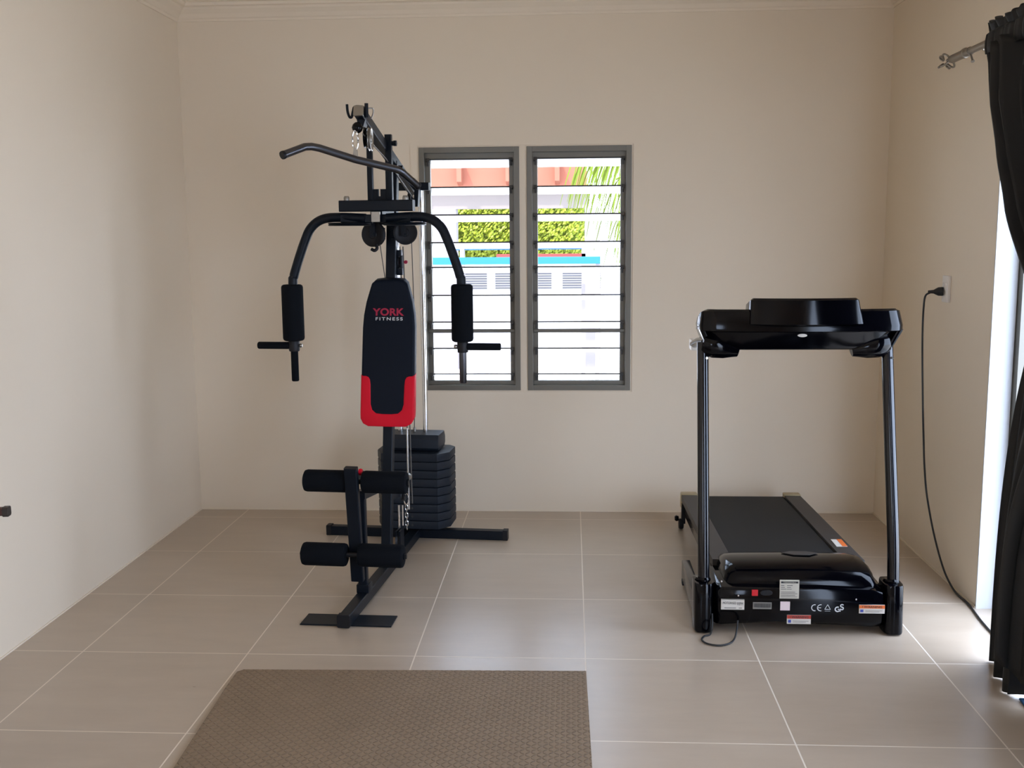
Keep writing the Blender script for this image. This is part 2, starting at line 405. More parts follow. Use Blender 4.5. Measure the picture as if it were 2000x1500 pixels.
MB().rtube([(0, -.942, .05), (0, -.942, .455)], .036, .030, up=(0, 1, 0), c=.003).build('seat_post', 'black', g)
MB().rtube([(0, -.957, .450), (0, up(.40) - .02, .400)], .040, .035, c=.003).build('seat_rail', 'black', g)
MB().box((0, -.93, .065), (.050, .06, .035), bev=.003).build('mounting_bracket', 'black', g)
MB().rtube([(.003, -1.078, .59), (-.004, -1.002, .117)], .050, .030, up=(0, 1, 0), c=.003).build('leg_lever', 'black', g)
MB().mm((-.012, -1.08, .520), (.012, -.93, .545), .002).build('lever_pivot', 'black', g)
def foam(x0, x1, y, z, r, name='foam_roller'):
    L = abs(x1 - x0); s = 1 if x1 > x0 else -1
    MB().lathe([(0, 0), (.014, 0), (.014, .001), (r * .8, .001), (r * .94, .004), (r, .013), (r, L - .013), (r * .94, L - .004), (r * .8, L - .001), (.014, L - .001), (.014, L + .003), (0, L + .003)], (x0, y, z), (s, 0, 0), 32).build(name, 'foam', g)
foam(-.020, -.199, -1.03, .524, .0435); foam(.033, .212, -1.03, .524, .0435)
foam(-.030, -.209, -1.055, .236, .0455); foam(.018, .198, -1.055, .238, .0455)
MB().tube([(-.204, -1.03, .524), (.217, -1.03, .524)], .010).build('roller_axle', 'blacksoft', g)
MB().tube([(-.218, -1.055, .237), (.208, -1.055, .237)], .010).build('roller_axle', 'blacksoft', g)
o = MB().lathe([(0, 0), (.012, .0), (.014, .006), (.012, .012), (0, .012)], (.018, -1.02, .560), (1, 0, 0)).build('pivot_washer', 'red', g); o['label'] = 'small red washer beside the upper roller'
# backrest pad
zt, zb = 1.288, .662
def pad_pt(x, z, d=0): return Vector((x, up(z) - .030 - d * .986, z - d * .166 * .986))
outl = [(-.035, zt), (-.063, zt - .003), (-.080, zt - .018), (-.090, zt - .05), (-.104, 1.19), (-.114, 1.135), (-.118, 1.08), (-.120, .87), (-.121, .72), (-.120, .694), (-.109, .674), (-.085, zb), (0, zb - .001)]
full = outl + [(-x, z) for x, z in outl[-2::-1]]
nrm = Vector((0, -.986, -.166))
MB().poly([pad_pt(x * .98 + .010, z) for x, z in full], nrm * .050, .012, 4).build('backrest', 'vinyl', g)
lo = [(-.1208, .880), (-.1215, .72), (-.1205, .694), (-.1093, .6732), (-.085, zb - .001), (0, zb - .002), (.085, zb - .001), (.1093, .6732), (.1205, .694), (.1215, .72), (.1208, .880)]
inn = [(.097, .880), (.084, .875), (.076, .862), (.073, .84), (.071, .757), (.064, .734), (.048, .721), (.02, .718), (-.02, .718), (-.048, .721), (-.064, .734), (-.071, .757), (-.073, .84), (-.076, .862), (-.084, .875), (-.097, .880)]
o = MB().poly([pad_pt(x * .98 + .010, z, .006) for x, z in lo + inn], nrm * .0455, .009, 3).build('backrest_trim', 'red', g); o['label'] = 'red U-shaped lower edge'
R = Matrix(((1, 0, 0), (0, .166, -.986), (0, .986, -.166)))
def on_pad(x, z): return pad_pt(x, z, .0505)
text_mesh('lettering', 'YORK', 'redprint', g, on_pad(-.061, 1.134), R, .140, .033, bold=.035, space=1.05)['label'] = 'dark red word YORK'
text_mesh('lettering', 'FITNESS', 'whiteprint', g, on_pad(-.047, 1.114), R, .120, .014, bold=.02, space=1.35)['label'] = 'white word FITNESS'
for z in (.85, 1.1): MB().box((0, up(z) - .028, z), (.06, .012, .10)).build('backrest_bracket', 'black', g)
# butterfly station
MB().rtube([(-.153, -.6, 1.591), (.16, -.6, 1.591)], .046, .046, c=.004).build('crossbeam', 'black', g)
for x in (-.125, .125): MB().lathe([(0, .018), (.009, .018), (.012, .012), (.012, 0), (0, 0)], (x, -.6, 1.614), (0, 0, 1), 16).build('pivot_nut', 'steel', g)
MB().rtube([(.005, -.625, 1.545), (.005, up(1.55), 1.545)], .032, .042, c=.003).build('support_arm', 'black', g)
MB().mm((-.013, -.630, 1.525), (.023, -.622, 1.566)).build('end_cap', 'steel', g)
def arm(s):
    q = 1 if s < 0 else .962
    p = [(.045, 1.540), (.16, 1.545), (.215, 1.542), (.255, 1.527), (.287, 1.497), (.308, 1.455), (.330, 1.400), (.352, 1.338), (.364, 1.300), (.369, 1.270), (.369, 1.000)]
    path = smooth_path([(s * x * q, -.60 - .02 * max(0, (1.5 - z)) , z) for x, z in p], 4)
    MB().ring([(.0195 * math.cos(2 * PI * k / 16), .0195 * math.sin(2 * PI * k / 16)) for k in range(16)], path, up=(0, 1, 0)).build('butterfly_arm', 'black', g)
    x = s * .372 * q; y = -.609
    MB().lathe([(.018, 0), (.036, 0), (.043, .004), (.0455, .012), (.0455, .226), (.043, .234), (.036, .238), (.018, .238)], (x, y, 1.029), (0, 0, 1), 32).build('foam_pad', 'foam', g)
    MB().lathe([(0, 0), (.021, 0), (.023, .005), (.023, .045), (.020, .05), (0, .05)], (x, y, .984), (0, 0, 1), 20).build('handle_hub', 'blacksoft', g)
    MB().lathe([(.012, 0), (.0155, .001), (.0155, .128), (.013, .132), (0, .132)], (x, y, .987), (0, 0, -1), 20).build('vertical_grip', 'foam' if s < 0 else 'bar', g)
    MB().lathe([(.012, 0), (.0155, .001), (.0155, .138), (.013, .142), (0, .142)], (x + s * .018, y, 1.008), (s, 0, 0), 20).build('side_grip', 'foam', g)
    MB().lathe([(0, 0), (.006, 0), (.009, .006), (.007, .014), (0, .015)], (x - s * .022, y, 1.008), (-s, 0, 0), 14).build('locking_knob', 'steel', g)
    MB().rtube([(s * .02, -.585, 1.538), (s * .15, -.60, 1.540)], .040, .036).build('arm_socket', 'black', g)
    MB().lathe([(0, 0), (.086, 0), (.090, .003), (.086, .006), (.090, .010), (.086, .013), (0, .013)], (s * .118, -.59, 1.510), (0, 0, 1), 36).build('cam_wheel', 'black', g)
arm(-1); arm(1)
def pulley(c, r, axis, wdt=.022, m='blacksoft'):
    ax = Vector(axis).normalized(); c = Vector(c) - ax * wdt / 2
    MB().lathe([(0, 0), (r * .3, 0), (r * .35, .003), (r * .8, .003), (r * .9, 0), (r, .001), (r * .88, wdt / 2), (r, wdt - .001), (r * .9, wdt), (r * .8, wdt - .003), (r * .35, wdt - .003), (r * .3, wdt), (0, wdt)], c, ax, 36).build('pulley', m, g)
pulley((-.060, -.43, 1.474), .054, (.25, 1, 0)); pulley((.078, -.42, 1.480), .052, (-.25, 1, 0))
b = MB()
for s, x in ((-1, -.060), (1, .078)):
    b.mm((x - .012, -.452, 1.465), (x + .012, -.445, 1.535)); b.tube([(x, -.46, 1.474), (x, -.35, 1.474)], .006); b.tube([(x * .2, -.42, 1.455), (x * .55, -.42, 1.455)], .004); b.tube([(x * .2, -.42, 1.498), (x * .55, -.42, 1.498)], .004)
b.mm((-.07, -.41, 1.515), (.09, -.38, 1.53)); b.build('pulley_bracket', 'black', g)
MB().tube(smooth_path([(-.045, -.45, 1.43), (-.040, -.455, 1.414), (-.050, -.46, 1.405), (-.064, -.46, 1.412)]), .007).build('cable_guard', 'blacksoft', g)
# post plates and boom
b = MB(); yp = -.455
b.mm((-.072, yp - .012, 1.575), (-.050, yp + .012, 1.885), .001); b.mm((.008, yp - .012, 1.575), (.036, yp + .012, 1.892), .001)
b.mm((-.050, yp - .008, 1.575), (-.026, yp + .008, 1.665)); b.mm((-.017, yp - .008, 1.575), (.008, yp + .008, 1.665)); b.mm((-.026, yp - .008, 1.575), (-.017, yp + .008, 1.635))
b.build('upper_bracket', 'black', g)
MB().rtube([(0, -.60, 1.565), (0, -.40, 1.565)], .05, .03).build('bracket_arm', 'black', g)
bz = lambda y: 1.949 - (y + .816) * .305
MB().rtube([(0, -.816, bz(-.816)), (0, .07, bz(.07))], .038, .042, c=.003).build('boom', 'black', g)
o = MB().rtube([(0, -.824, bz(-.824)), (0, -.812, bz(-.812))], .040, .040, c=.002).build('end_cap', 'steel', g); o['label'] = 'dull metal cap on the boom end'
MB().tube([(.030, yp, 1.855), (.055, yp, 1.855)], .010).lathe([(0, 0), (.013, 0), (.013, .012), (0, .012)], (.045, yp, 1.855), (1, 0, 0), 6).build('bolt', 'black', g)
MB().lathe([(0, 0), (.011, 0), (.011, .02), (0, .02)], (.025, -.30, 1.763), (1, 0, 0), 6).build('bolt', 'black', g)
MB().tube(smooth_path([(-.052, -.80, 1.978), (-.050, -.80, 1.950), (-.043, -.80, 1.930), (-.034, -.80, 1.930), (-.028, -.80, 1.952), (-.020, -.80, 1.968), (.010, -.80, 1.968)]), .0052, 10).build('bar_hook', 'black', g)
MB().tube([(.026, -.80, 1.925), (.026, -.80, 1.980)], .0075).build('bar_hook', 'black', g)
MB().tube(smooth_path([(.028, -.79, 1.962), (.046, -.78, 1.962), (.046, -.775, 1.945), (.036, -.77, 1.925)]), .003, 8).build('bar_hook', 'steel', g)
MB().poly([(-.018, -.79, 1.922), (.018, -.79, 1.922), (.008, -.79, 1.893), (-.010, -.79, 1.893)], (0, .05, 0)).build('pulley_fork', 'black', g)
MB().lathe([(.0, -.022), (.009, -.020), (.018, -.012), (.022, 0), (.018, .012), (.009, .020), (0, .022)], (-.004, -.83, 1.885), (0, 0, 1), 20).build('cable_stopper', 'gloss', g)
pulley((.032, -.775, 1.845), .046, (1, .1, 0), .012, 'steel'); pulley((.014, -.775, 1.850), .040, (1, .1, 0), .014, 'gloss')
# carabiner for the long bar
def carabiner(x, y, z, h, w_, r, mtl, rz=0):
    P = []
    for k in range(20):
        a = 2 * PI * k / 20; P.append((x + w_ / 2 * math.cos(a) * math.cos(rz), y + w_ / 2 * math.cos(a) * math.sin(rz), z + h / 2 * math.copysign(abs(math.sin(a)) ** .8, math.sin(a))))
    MB().tube(P, r, 8, closed=True).build('carabiner', mtl, g)
carabiner(-.010, -.845, 1.838, .070, .022, .0035, 'chrome', .5)
# rear frame
MB().rtube([(-.088, .04, 1.696), (.088, .04, 1.696)], .045, .036).build('top_crossmember', 'black', g)
for x in (-.078, .046): MB().tube([(x, .04, .05), (x, .04, 1.69)], .0125, 16).build('guide_rod', 'chrome', g)
for i in range(9):
    z0 = .063 + i * .0415; h = .0395; X, Yf, c1, c2 = .176, -.085, .05, .035
    pts = [(-X - .012, -.03 + c2, z0), (-X - .012 + c1 * .8, Yf, z0), (X - c1, Yf, z0), (X, -.03 + c2 * .2, z0), (X, .115, z0), (X - .03, .15, z0), (-X + .018, .15, z0), (-X - .012, .115, z0)]
    MB().poly(pts, (0, 0, h), .006, 2).build('weight_plate', 'weight', g)
MB().poly([(-.135, -.035, .440), (-.135, -.052, .455), (-.135, -.052, .498), (-.135, -.035, .517), (-.135, .10, .517), (-.135, .12, .49), (-.135, .12, .455), (-.135, .10, .440)], (.262, 0, 0), .008, 2).build('top_weight', 'weight', g)
MB().lathe([(0, 0), (.007, 0), (.007, .02), (0, .02)], (-.008, .035, .520), (0, 0, 1), 12).build('cable_bolt', 'steel', g)
for i in range(9): MB().lathe([(0, 0), (.0055, 0), (.0055, .003), (0, .003)], (.0, -.088, .083 + i * .0415), (0, 1, 0), 12).build('selector_hole', 'ink', g)
MB().lathe([(0, .02), (.013, .02), (.0165, .012), (.0165, .004), (.006, 0), (.005, -.03), (0, -.03)], (.055, -.37, .392), (0.2, -1, 0), 18).build('selector_pin', 'steel', g)
# cables
c = MB()
c.tube([(-.030, -.44, 1.43), (-.024, up(1.2) + .035, 1.20), (-.02, up(.6) + .05, .62)], .0022, 8)
c.tube([(.030, -.33, 1.42), (.032, -.30, 1.0), (.033, -.27, .26)], .0028, 8)
c.tube([(.044, -.33, 1.42), (.046, -.30, 1.0), (.046, -.27, .24)], .0028, 8)
c.tube([(.10, -.40, 1.45), (.06, -.2, 1.0), (-.008, .03, .54)], .0020, 8)
c.tube([(.020, -.84, 1.86), (.02, -.5, 1.79), (.03, -.05, 1.64)], .0026, 8)
c.build('pulley_cable', 'cable', g)
c = MB(); c.tube([(.037, -.30, .60), (.037, -.30, .22)], .0045, 10); c.tube([(.005, -.36, .255), (.005, -.36, .14)], .0045, 8); c.tube([(.022, -.36, .255), (.022, -.36, .16)], .0035, 8)
c.build('guide_sleeve', 'chrome', g)
MB().mm((.018, -.345, 1.375), (.038, -.315, 1.405), .002).mm((.015, -.345, 1.315), (.022, -.315, 1.38)).mm((.034, -.345, 1.315), (.041, -.315, 1.38)).mm((.012, -.35, 1.295), (.044, -.31, 1.325), .002).build('pulley_yoke', 'black', g)
pulley((.028, -.33, 1.35), .026, (1, 0, 0), .010)
MB().lathe([(0, 0), (.008, 0), (.008, .010), (0, .010)], (.058, -.345, 1.352), (0, 1, 0), 12).build('bolt', 'redprint', g)
pulley((.014, -.40, .10), .042, (1, 0, 0), .02); pulley((.022, -.34, .30), .030, (1, 0, 0), .016); pulley((.02, -.06, 1.63), .034, (1, 0, .1), .016)
MB().poly([(.03, -.02, 1.70), (.03, .06, 1.70), (.03, -.02, 1.60), (.03, -.05, 1.60)], (.02, 0, 0)).build('pulley_fork', 'black', g)
carabiner(.034, -.335, .276, .052, .020, .003, 'chrome', 0)
c = MB()
for i in range(6):
    z = .238 - i * .0185; hz = i % 2
    P = []
    for k in range(12):
        a = 2 * PI * k / 12; P.append((.034 + (0 if hz else .006 * math.cos(a)), -.335 + (.006 * math.cos(a) if hz else 0), z + .013 * math.sin(a)))
    c.tube(P, .0022, 6, closed=True)
c.build('chain', 'chrome', g)
MB().rtube([(.0, up(.30) + .02, .33), (0, -.30, .30)], .03, .03).build('pulley_arm', 'black', g)
MB().mm((.018, -.43, .04), (.026, -.36, .15)).mm((.002, -.43, .04), (.01, -.36, .15)).build('pulley_bracket', 'black', g)

# pulldown bar: hangs from the carabiner, a thing of its own
def gw(x, y, z):
    a = -.082; return Vector((-.807 + x * math.cos(a) - y * math.sin(a), -.335 + x * math.sin(a) + y * math.cos(a), z))
bar = empty('pulldown_bar', gw(-.008, -.86, 1.762), 0, label='long bent metal pulldown bar hanging tilted under the top pulley of the gym', cat='bar')
P = [gw(-.212, -1.10, 1.765), gw(-.150, -1.01, 1.797), gw(-.137, -.985, 1.8), gw(-.008, -.86, 1.762), gw(.125, -.72, 1.727), gw(.142, -.695, 1.722), gw(.172, -.63, 1.683), gw(.184, -.60, 1.665)]
P = [gw(-.212, -1.10, 1.765), gw(-.155, -1.02, 1.800), gw(-.137, -.995, 1.803), gw(-.115, -.97, 1.799), gw(-.008, -.86, 1.762), gw(.115, -.74, 1.732), gw(.130, -.725, 1.727), gw(.143, -.71, 1.718), gw(.185, -.63, 1.668)]
MB().ring([(.0145 * math.cos(2 * PI * k / 18), .0145 * math.sin(2 * PI * k / 18)) for k in range(18)], P).build('shaft', 'bar', bar, off=bar.location)
d0 = (P[0] - P[1]).normalized(); d1 = (P[-1] - P[-2]).normalized()
for p, dd in ((P[0], d0), (P[-1], d1)): MB().lathe([(.0155, -.006), (.016, 0), (.015, .004), (0, .005)], p, dd, 18).build('end_cap', 'blacksoft', bar, off=bar.location)
MB().poly([gw(-.018, -.862, 1.765), gw(.004, -.862, 1.765), gw(.002, -.862, 1.797), gw(-.005, -.862, 1.806), gw(-.012, -.862, 1.803)], (0, .006, 0)).build('hanging_lug', 'steel', bar, off=bar.location)

# ------------------------------------------------------------------ treadmill
tm = empty('treadmill', (.797, -.83, 0), 0, label='black glossy treadmill seen from its motor end beside the right wall', cat='treadmill')
TO = tm.location
def tb(mb, name, m, smooth=True, sub=0, parent=None):
    o = mb.build(name, m, parent or tm, smooth, TO if not parent else (0, 0, 0), sub); return o
# running deck: slopes up slightly to the motor end
zr = lambda y: .160 + (-.12 - y) * .030
def slab(x0, x1, y0, y1, dz0, dz1, bev=.003):
    m = MB(); pts = [(x0, y0, zr(y0) + dz0), (x0, y0, zr(y0) + dz1), (x0, y1, zr(y1) + dz1), (x0, y1, zr(y1) + dz0)]
    return m.poly(pts, (x1 - x0, 0, 0), bev, 2)
tb(slab(.583, 1.008, -.135, -1.30, -.035, .002, .006), 'running_belt', 'belt')
o = tb(slab(.502, .580, -.125, -1.30, -.022, .010), 'side_rail', 'rail'); tb(slab(1.011, 1.089, -.125, -1.30, -.022, .010), 'side_rail', 'rail')
for x in (.541, 1.050): tb(slab(x - .041, x + .041, -.100, -.150, -.06, .016, .006), 'rail_end_cap', 'gold')
tb(slab(.512, .536, -.13, -1.32, -.085, -.022), 'deck_frame', 'glosstube'); tb(slab(1.055, 1.079, -.13, -1.32, -.085, -.022), 'deck_frame', 'glosstube')
tb(MB().tube([(.53, -.15, .137), (1.06, -.15, .137)], .021, 20), 'rear_roller', 'blacksoft')
for x in (.500, 1.092):
    tb(MB().lathe([(0, 0), (.022, 0), (.026, .004), (.026, .020), (.022, .024), (0, .024)], (x - .012, -.16, .027), (1, 0, 0), 24), 'transport_wheel', 'blacksoft')
    tb(MB().mm((x - .006 + .008, -.175, .03), (x + .02, -.14, .13)), 'rear_foot', 'blacksoft')
    tb(MB().lathe([(0, 0), (.012, 0), (.016, .012), (.010, .02), (0, .02)], (x - .012, -.16, .055), (-1, 0, 0), 6), 'levelling_knob', 'gloss')
tb(MB().lathe([(0, 0), (.006, 0), (.006, .004), (0, .004)], (.590, -.133, .168), (0, -1, 1), 12), 'adjusting_bolt', 'chrome')
# base frame on the floor
for x in (.435, 1.135): tb(MB().mm((x - .017, -1.50, .018), (x + .017, -.98, .100), .004), 'base_rail', 'glosstube')
tb(MB().mm((.45, -1.46, .02), (1.13, -1.42, .06), .003), 'base_crossbar', 'glosstube')
tb(MB().mm((.417, -1.02, .0), (.453, -.985, .02), .002), 'base_foot', 'blacksoft'); tb(MB().mm((1.117, -1.02, .0), (1.153, -.985, .02), .002), 'base_foot', 'blacksoft')
# boots at the foot of the posts
for x in (.441, 1.133):
    pts = []
    for k in range(20):
        a = 2 * PI * k / 20; ca, sa = math.cos(a), math.sin(a)
        pts.append((x + .036 * math.copysign(abs(ca) ** .55, ca), -1.50 + .060 * math.copysign(abs(sa) ** .6, sa), .004))
    m = MB().poly(pts, (0, .012, .184), .008, 2); tb(m, 'post_boot', 'gloss')
    tb(MB().lathe([(0, 0), (.028, 0), (.030, .002), (.026, .010), (0, .010)], (x, -1.490, .187), (0, .15, 1), 24), 'boot_collar', 'gloss')
# posts
def post(xb, xt):
    P = smooth_path([(xb, -1.497, .16), (xb, -1.470, .35), (xb * .5 + xt * .5, -1.405, .68), (xt, -1.33, 1.06)], 5)
    tb(MB().tube(P, .0215, 20), 'post', 'glosstube')
    tb(MB().lathe([(0, 0), (.0045, 0), (.0045, .004), (0, .004)], (xt + .012, -1.362, 1.005), (0.1, -1, 0), 10), 'post_screw', 'chrome')
post(.444, .446); post(1.139, 1.128)
# motor hood: a side profile swept across with rounded ends
def hoodshell(prof, xs, name, m, bulge):
    b = MB(); rings = []
    for x, k in xs:
        cy = sum(p[0] for p in prof) / len(prof)
        rings.append([b.bm.verts.new((x, p[0] if i in (0, len(prof) - 1) else cy + (p[0] - cy) * (1 - .25 * (1 - k)), p[1] * k + .02 * (1 - k) if p[1] > bulge else p[1])) for i, p in enumerate(prof)])
    n = len(prof)
    for A, B in zip(rings, rings[1:]):
        for j in range(n): b.bm.faces.new((A[j], A[(j + 1) % n], B[(j + 1) % n], B[j]))
    b.bm.faces.new(rings[0][::-1]); b.bm.faces.new(rings[-1])
    return tb(b, name, m)
prof = [(-1.20, .188), (-1.22, .210), (-1.27, .228), (-1.34, .240), (-1.42, .243), (-1.475, .232), (-1.505, .212), (-1.520, .188), (-1.524, .170), (-1.524, .14), (-1.22, .14)]
xs = [(.520, .80), (.528, .90), (.545, .965), (.575, .99), (.66, 1.0), (.80, 1.01), (.94, 1.0), (1.02, .99), (1.052, .965), (1.068, .90), (1.075, .80)]
hoodshell(prof, xs, 'motor_cover', 'gloss', .145)
fr = [(-1.50, .030), (-1.535, .028), (-1.548, .050), (-1.552, .10), (-1.552, .168), (-1.545, .178), (-1.50, .184), (-1.30, .180), (-1.30, .05)]
b = MB(); rings = []
for x, dz, dy in ((.480, -.02, .03), (.488, -.008, .012), (.505, 0, 0), (.70, .0, -.004), (.85, .0, -.004), (1.05, -.006, 0), (1.088, -.018, .006), (1.098, -.03, .02)):
    lift = .018 * math.exp(-((x - .72) / .16) ** 2)
    rings.append([b.bm.verts.new((x, y + dy * (1 if y < -1.4 else 0), z + (dz if z > .09 else 0) + (lift if z < .04 else 0))) for y, z in fr])
n = len(fr)
for A, B in zip(rings, rings[1:]):
    for j in range(n): b.bm.faces.new((A[j], A[(j + 1) % n], B[(j + 1) % n], B[j]))
b.bm.faces.new(rings[0][::-1]); b.bm.faces.new(rings[-1])
fpan = tb(b, 'front_panel', 'gloss')
tb(MB().poly([(.76, -1.33, .2415), (.80, -1.37, .2455), (.86, -1.37, .2455), (.90, -1.33, .2415), (.86, -1.30, .238), (.80, -1.30, .238)], (0, 0, .003), .001, 1), 'cover_badge', 'rail')
tb(MB().poly([(1.075, -1.24, .17), (1.100, -1.24, .16), (1.104, -1.50, .150), (1.078, -1.50, .165)], (0, 0, .012), .003, 1), 'cover_side', 'gloss')
# stickers on the front panel: x from pixel, at the panel plane
YP = -1.5575
RF = Matrix(((1, 0, 0), (0, 0, -1), (0, 1, 0)))
def fx(px): return .4115 + (px - 1357) * (.758 / (1763 - 1357)) * .985
def fz(py): return .0255 + (1225 - py) * .001975
def sticker(name, p0, p1, m, label=None):
    x0, x1 = fx(p0[0]), fx(p1[0]); z1, z0 = fz(p0[1]), fz(p1[1])
    o = MB().mm((x0, YP, z0), (x1, YP + .006, z1)).build(name, m, tm, False, TO)
    if label: o['label'] = label
    return o, x0, z0, x1 - x0, z1 - z0
def ftext(parent, body, m, x, z, wd, h, bold=.0):
    return text_mesh('lettering', body, m, parent, Vector((x, YP - .0006, z)) - TO, RF, wd, h, bold=bold)
def fbar(parent, m, x, z, wd, h, name='printed_line'):
    return MB().mm((x, YP - .0008, z), (x + wd, YP, z + h)).build(name, m, parent, False, TO)
o, x, z, wd, h = sticker('rating_label', (1521, 1132), (1559, 1167), 'label', 'cream rating label with fine print')
lines = MB()
lines.mm((x + .004, YP - .0008, z + h - .011), (x + wd - .004, YP, z + h - .004))
for k, (a, q) in enumerate(((.004, .012), (.026, .02), (.004, .014), (.026, .014), (.004, .02), (.026, .017))): lines.mm((x + a, YP - .0008, z + h - .020 - (k // 2) * .007), (x + a + q, YP, z + h - .0185 - (k // 2) * .007))
for k in range(4): lines.mm((x + .004, YP - .0008, z + .006 + k * .006), (x + wd - .006 - (k % 2) * .008, YP, z + .0072 + k * .006))
lines.build('fine_print', 'ink', o, False, TO)
ftext(o, 'TREADMILL', 'label', x + .012, z + h - .0095, wd - .024, .004)
o, x, z, wd, h = sticker('serial_plate', (1406, 1170), (1452, 1190), 'silver', 'silver plate with black lettering')
MB().mm((x, YP - .0006, z), (x + wd, YP, z + .0015)).mm((x, YP - .0006, z + h - .0015), (x + wd, YP, z + h)).build('plate_border', 'labelg', o, False, TO)
ftext(o, 'MOTORISED', 'ink', x + .006, z + h * .55, wd * .58, h * .24); ftext(o, 'RPM', 'ink', x + wd * .70, z + h * .45, wd * .24, h * .30)
fbar(o, 'labelg', x + .012, z + h * .15, wd * .5, h * .07); fbar(o, 'labelg', x + wd * .76, z + h * .15, wd * .14, h * .07)
o, x, z, wd, h = sticker('barcode_label', (1469, 1175), (1506, 1188), 'labelg', 'grey barcode sticker')
l = MB(); k = .005
while k < wd - .006: q = random.choice((.0008, .0015)); l.mm((x + k, YP - .0008, z + h * .25), (x + k + q, YP, z + h * .85)); k += q + .0012
l.build('barcode', 'ink', o, False, TO)
sticker('white_sticker', (1523, 1173), (1542, 1190), 'labelp', 'plain pale pink sticker')
o, x, z, wd, h = sticker('warning_label', (1678, 1178), (1728, 1194), 'silver', 'orange and white warning label')
MB().mm((x, YP - .0006, z + h * .60), (x + wd, YP, z + h)).build('warning_band', 'orange', o, False, TO)
ftext(o, '! WARNING', 'ink', x + .010, z + h * .67, wd * .78, h * .25, .02); fbar(o, 'inkblue', x + .004, z + h * .15, wd * .12, h * .32); fbar(o, 'labelg', x + wd * .24, z + h * .32, wd * .66, h * .04); fbar(o, 'labelg', x + wd * .24, z + h * .18, wd * .55, h * .04)
o, x, z, wd, h = sticker('warning_label', (1537, 1199), (1584, 1216), 'silver', 'red and grey warning label near the floor')
MB().mm((x, YP - .0006, z + h * .60), (x + wd, YP, z + h)).build('warning_band', 'dkred', o, False, TO)
ftext(o, '! WARNING', 'ink', x + .010, z + h * .67, wd * .78, h * .25, .02); fbar(o, 'inkblue', x + .004, z + h * .15, wd * .12, h * .32); fbar(o, 'labelg', x + wd * .24, z + h * .32, wd * .66, h * .04); fbar(o, 'labelg', x + wd * .24, z + h * .18, wd * .55, h * .04)
def flat_stroke(mb, pts, wd):
    """a flat ribbon on the panel plane"""
    P = [Vector((x, 0, z)) for x, z in pts]; L = []
    for i, p in enumerate(P):
        t = (P[min(i + 1, len(P) - 1)] - P[max(i - 1, 0)]).normalized(); q = Vector((-t.z, 0, t.x)) * wd / 2
        L.append((mb.bm.verts.new((p.x + q.x, YP - .0006, p.z + q.z)), mb.bm.verts.new((p.x - q.x, YP - .0006, p.z - q.z))))
    for A, B in zip(L, L[1:]): mb.bm.faces.new((A[0], A[1], B[1], B[0]))
def carc(cx, cz, r, a0, a1, n=14): return [(cx + r * math.cos(math.radians(a0 + (a1 - a0) * k / n)), cz + r * math.sin(math.radians(a0 + (a1 - a0) * k / n))) for k in range(n + 1)]
zc = fz(1184)
m = MB(); cx = fx(1591); flat_stroke(m, carc(cx, zc, .0118, 78, 282), .0034); cx = fx(1602.5); flat_stroke(m, carc(cx, zc, .0118, 78, 282), .0034); flat_stroke(m, [(cx - .0118, zc), (cx + .001, zc)], .003)
m.build('lettering', 'whiteprint', tm, False, TO)
m = MB(); gx, gz = fx(1635.5), fz(1186.5)
flat_stroke(m, carc(gx, gz, .0085, 60, 330), .0046); flat_stroke(m, [(gx + .001, gz), (gx + .0095, gz), (gx + .0095, gz - .009)], .004)
sx, sz = fx(1644), fz(1182)
flat_stroke(m, carc(sx, sz + .0045, .0050, 20, 270, 12)[:], .0042); flat_stroke(m, carc(sx, sz - .0055, .0050, 90, -170, 12), .0042)
m.build('lettering', 'whiteprint', tm, False, TO)
tri = MB(); cx, cz = fx(1616), fz(1184)
for k in range(3):
    a0, a1 = PI / 2 + k * 2 * PI / 3, PI / 2 + (k + 1) * 2 * PI / 3
    tri.rtube([(cx + .012 * math.cos(a0), YP, cz + .012 * math.sin(a0)), (cx + .012 * math.cos(a1), YP, cz + .012 * math.sin(a1))], .002, .0015, up=(0, 1, 0), c=.0003)
tri.mm((cx - .010, YP - .0006, cz - .013), (cx + .010, YP, cz - .012)).build('triangle_mark', 'whiteprint', tm, False, TO)
MB().mm((fx(1466), YP - .004, fz(1162)), (fx(1478), YP + .005, fz(1151)), .001).build('power_switch', 'redswitch', tm, False, TO)
m = MB(); cx, cz = fx(1495), fz(1156.5)
m.poly([(cx + .022 * math.copysign(abs(math.cos(a)) ** .7, math.cos(a)), YP + .004, cz + .010 * math.sin(a)) for a in [2 * PI * k / 20 for k in range(20)]], (0, -.006, 0), .001, 1)
m.build('power_inlet', 'blacksoft', tm, True, TO)
for px, py in ((1440, 1163), (1516, 1164), (1507, 1157), (1483.5, 1157), (1672, 1168), (1397 + 9, 1136)): MB().lathe([(0, 0), (.004, 0), (.003, .003), (0, .0035)], (fx(px), YP + .006, fz(py)), (0, -1, 0), 10).build('panel_screw', 'chrome', tm, True, TO)
# warning sticker on the right rail
z = zr(-1.05) + .0112
o = MB().mm((1.030, -1.10, z + .0005), (1.074, -1.00, z + .0015)).build('rail_sticker', 'silver', tm, False, TO); o['label'] = 'white and orange sticker on the right side rail'
MB().mm((1.054, -1.10, z + .0015), (1.074, -1.00, z + .0022)).build('sticker_band', 'orange', o, False, TO)
